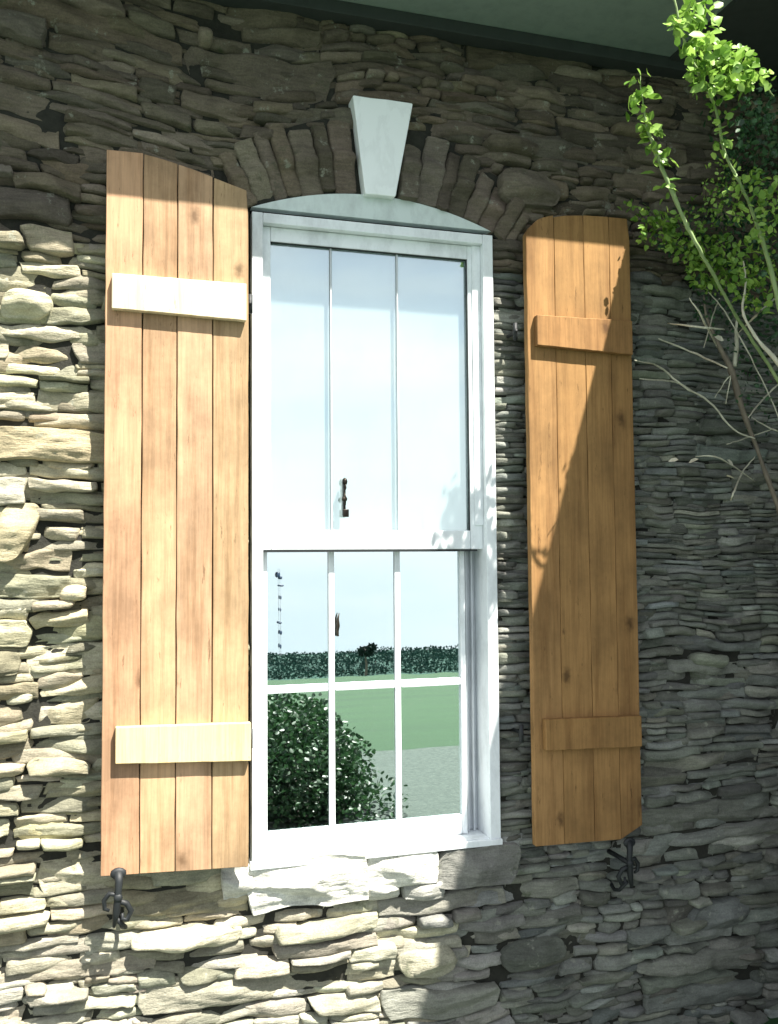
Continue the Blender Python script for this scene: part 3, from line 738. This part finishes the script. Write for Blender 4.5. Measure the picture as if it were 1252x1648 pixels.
stem('branch', [P(1182, 590, .40), P(1186, 550, .41), P(1184, 530, .41), P(1186, 505, .42)], [.008, .0085, .006, .001], M['bark_pale'])
for pts in ([(1022, 580), (1060, 590), (1100, 622), (1140, 645), (1180, 690), (1215, 706)], [(1140, 470), (1165, 500), (1200, 560), (1240, 640), (1262, 700)], [(1205, 672), (1230, 640), (1262, 610)], [(1210, 672), (1240, 690), (1280, 702)],
            [(1075, 520), (1110, 525), (1165, 530)], [(1060, 545), (1110, 565), (1170, 592)], [(1150, 640), (1175, 605), (1168, 650)], [(1170, 715), (1200, 705), (1245, 690)], [(1030, 610), (1090, 616), (1130, 640)],
            [(1215, 735), (1195, 760), (1182, 790), (1176, 805)], [(1120, 735), (1160, 738), (1215, 775)], [(1133, 560), (1150, 500), (1158, 480)], [(1185, 540), (1225, 500), (1260, 470)], [(1110, 480), (1135, 520), (1155, 560)]):
    d = random.uniform(.30, .42); r_ = random.uniform(.0022, .0042)
    stem('twig', [P(u, v, d+.02*k) for k, (u, v) in enumerate(pts)], [r_*.5]+[r_]*(len(pts)-2)+[r_*.7], M['bark_pale'], 5)

def leaves_along(pts, n, spread, size, seed):
    rg = np.random.default_rng(seed); q = np.array(pts); t = rg.random(n)*(len(q)-1.001); i = t.astype(int); f = (t-i)[:, None]
    return q[i]*(1-f)+q[i+1]*f + rg.normal(size=(n, 3))*spread, size*(.55+.75*rg.random(n))
def cluster(u, v, ru, rv, d, n, size, seed):
    rg = np.random.default_rng(seed); a = rg.random(n)*6.283; r = rg.random(n)**.6
    pts = np.array([P0(u+ru*r[i]*math.cos(a[i]), v+rv*r[i]*math.sin(a[i]), max(.05, dmap(d, v)+.03*rg.normal())) for i in range(n)]); return pts, size*(.5+.8*rg.random(n))
sets = [leaves_along([P(1030, 118, .34), P(1030, 160, .34), P(1040, 205, .34), P(1055, 230, .34), P(1075, 290, .35)], 190, .015, .034, 1),
        leaves_along([P(1075, 290, .35), P(1092, 340, .36)], 16, .02, .024, 2),
        cluster(1120, 45, 42, 50, .52, 260, .031, 3), cluster(1165, 110, 60, 42, .54, 420, .030, 4), cluster(1215, 125, 32, 18, .56, 70, .024, 5), cluster(1115, 100, 20, 40, .53, 70, .024, 21),
        leaves_along([P(1130, 110, .53), P(1150, 170, .54), P(1165, 240, .55), P(1185, 290, .56)], 130, .018, .023, 6),
        leaves_along([P(1010, 325, .32), P(1050, 350, .32), P(1090, 385, .37), P(1130, 420, .38)], 150, .022, .024, 7),
        cluster(1080, 375, 55, 32, .38, 170, .020, 8), cluster(1150, 425, 52, 48, .42, 380, .022, 9), cluster(1215, 440, 40, 70, .5, 190, .022, 10),
        cluster(1145, 340, 50, 35, .40, 90, .018, 11), cluster(1220, 330, 40, 60, .56, 150, .022, 12), cluster(1165, 300, 35, 50, .5, 120, .014, 13), cluster(1020, 350, 14, 18, .32, 16, .026, 14)]
pp = np.concatenate([s_[0] for s_ in sets]); ss = np.concatenate([s_[1] for s_ in sets])
k_ = -pp[:, 1] - .09; hx = pp[:, 0] - .54*k_; hz = pp[:, 2] - 1.8*k_          # a shoot pruned where it would shade the shutter
cx_ = CAM.x + (pp[:, 0]-CAM.x)*3.006/(3.006-pp[:, 1]); cz_ = CAM.z + (pp[:, 2]-CAM.z)*3.006/(3.006-pp[:, 1])
prune = (cx_ < .775) & (cz_ < 2.04) | (hx > .93) & (hx < 1.36) & (hz > .7) & (hz < 2.12) & (hx + .3*(2.84-hz) < 1.55)
h2 = pp[:, 0] + .54*pp[:, 1], pp[:, 2] + 1.8*pp[:, 1]
prune = prune | ((h2[0] > .55) & (h2[0] < .87) & (h2[1] > .85) & (h2[1] < 1.6) & (np.random.default_rng(8).random(len(pp)) < .55))
pp, ss = pp[~prune] - np.array(shb.location), ss[~prune]
leaf_cloud('foliage', pp, ss*1.12, M['leaf'], shb, seed=31, flat=.75)
sets = [cluster(1222, 330, 65, 130, .26, 800, .022, 41), cluster(1200, 480, 85, 90, .32, 520, .020, 42), cluster(1225, 620, 50, 90, .30, 160, .018, 43), cluster(1200, 150, 70, 150, .16, 220, .024, 46), cluster(1235, 80, 60, 120, .2, 160, .024, 47), cluster(1120, 380, 70, 50, .12, 300, .018, 44), cluster(1230, 200, 50, 60, .35, 300, .022, 45)]
pp = np.concatenate([s_[0] for s_ in sets]) - np.array(shb.location); ss = np.concatenate([s_[1] for s_ in sets])
leaf_cloud('inner_foliage', pp, ss, M['leaf_dark'], shb, seed=32, flat=.9)  # inner leaves use a darker green to paint shade within the shrub
for (u, v) in ((1182, 770), (1092, 740), (1108, 745), (1165, 548), (1170, 740)):
    pp = np.array([P(u, v, .34)]) - np.array(shb.location)
    leaf_cloud('dry_leaf', pp, np.array([.035]), M['bark_pale'], shb, seed=int(u), flat=.3)
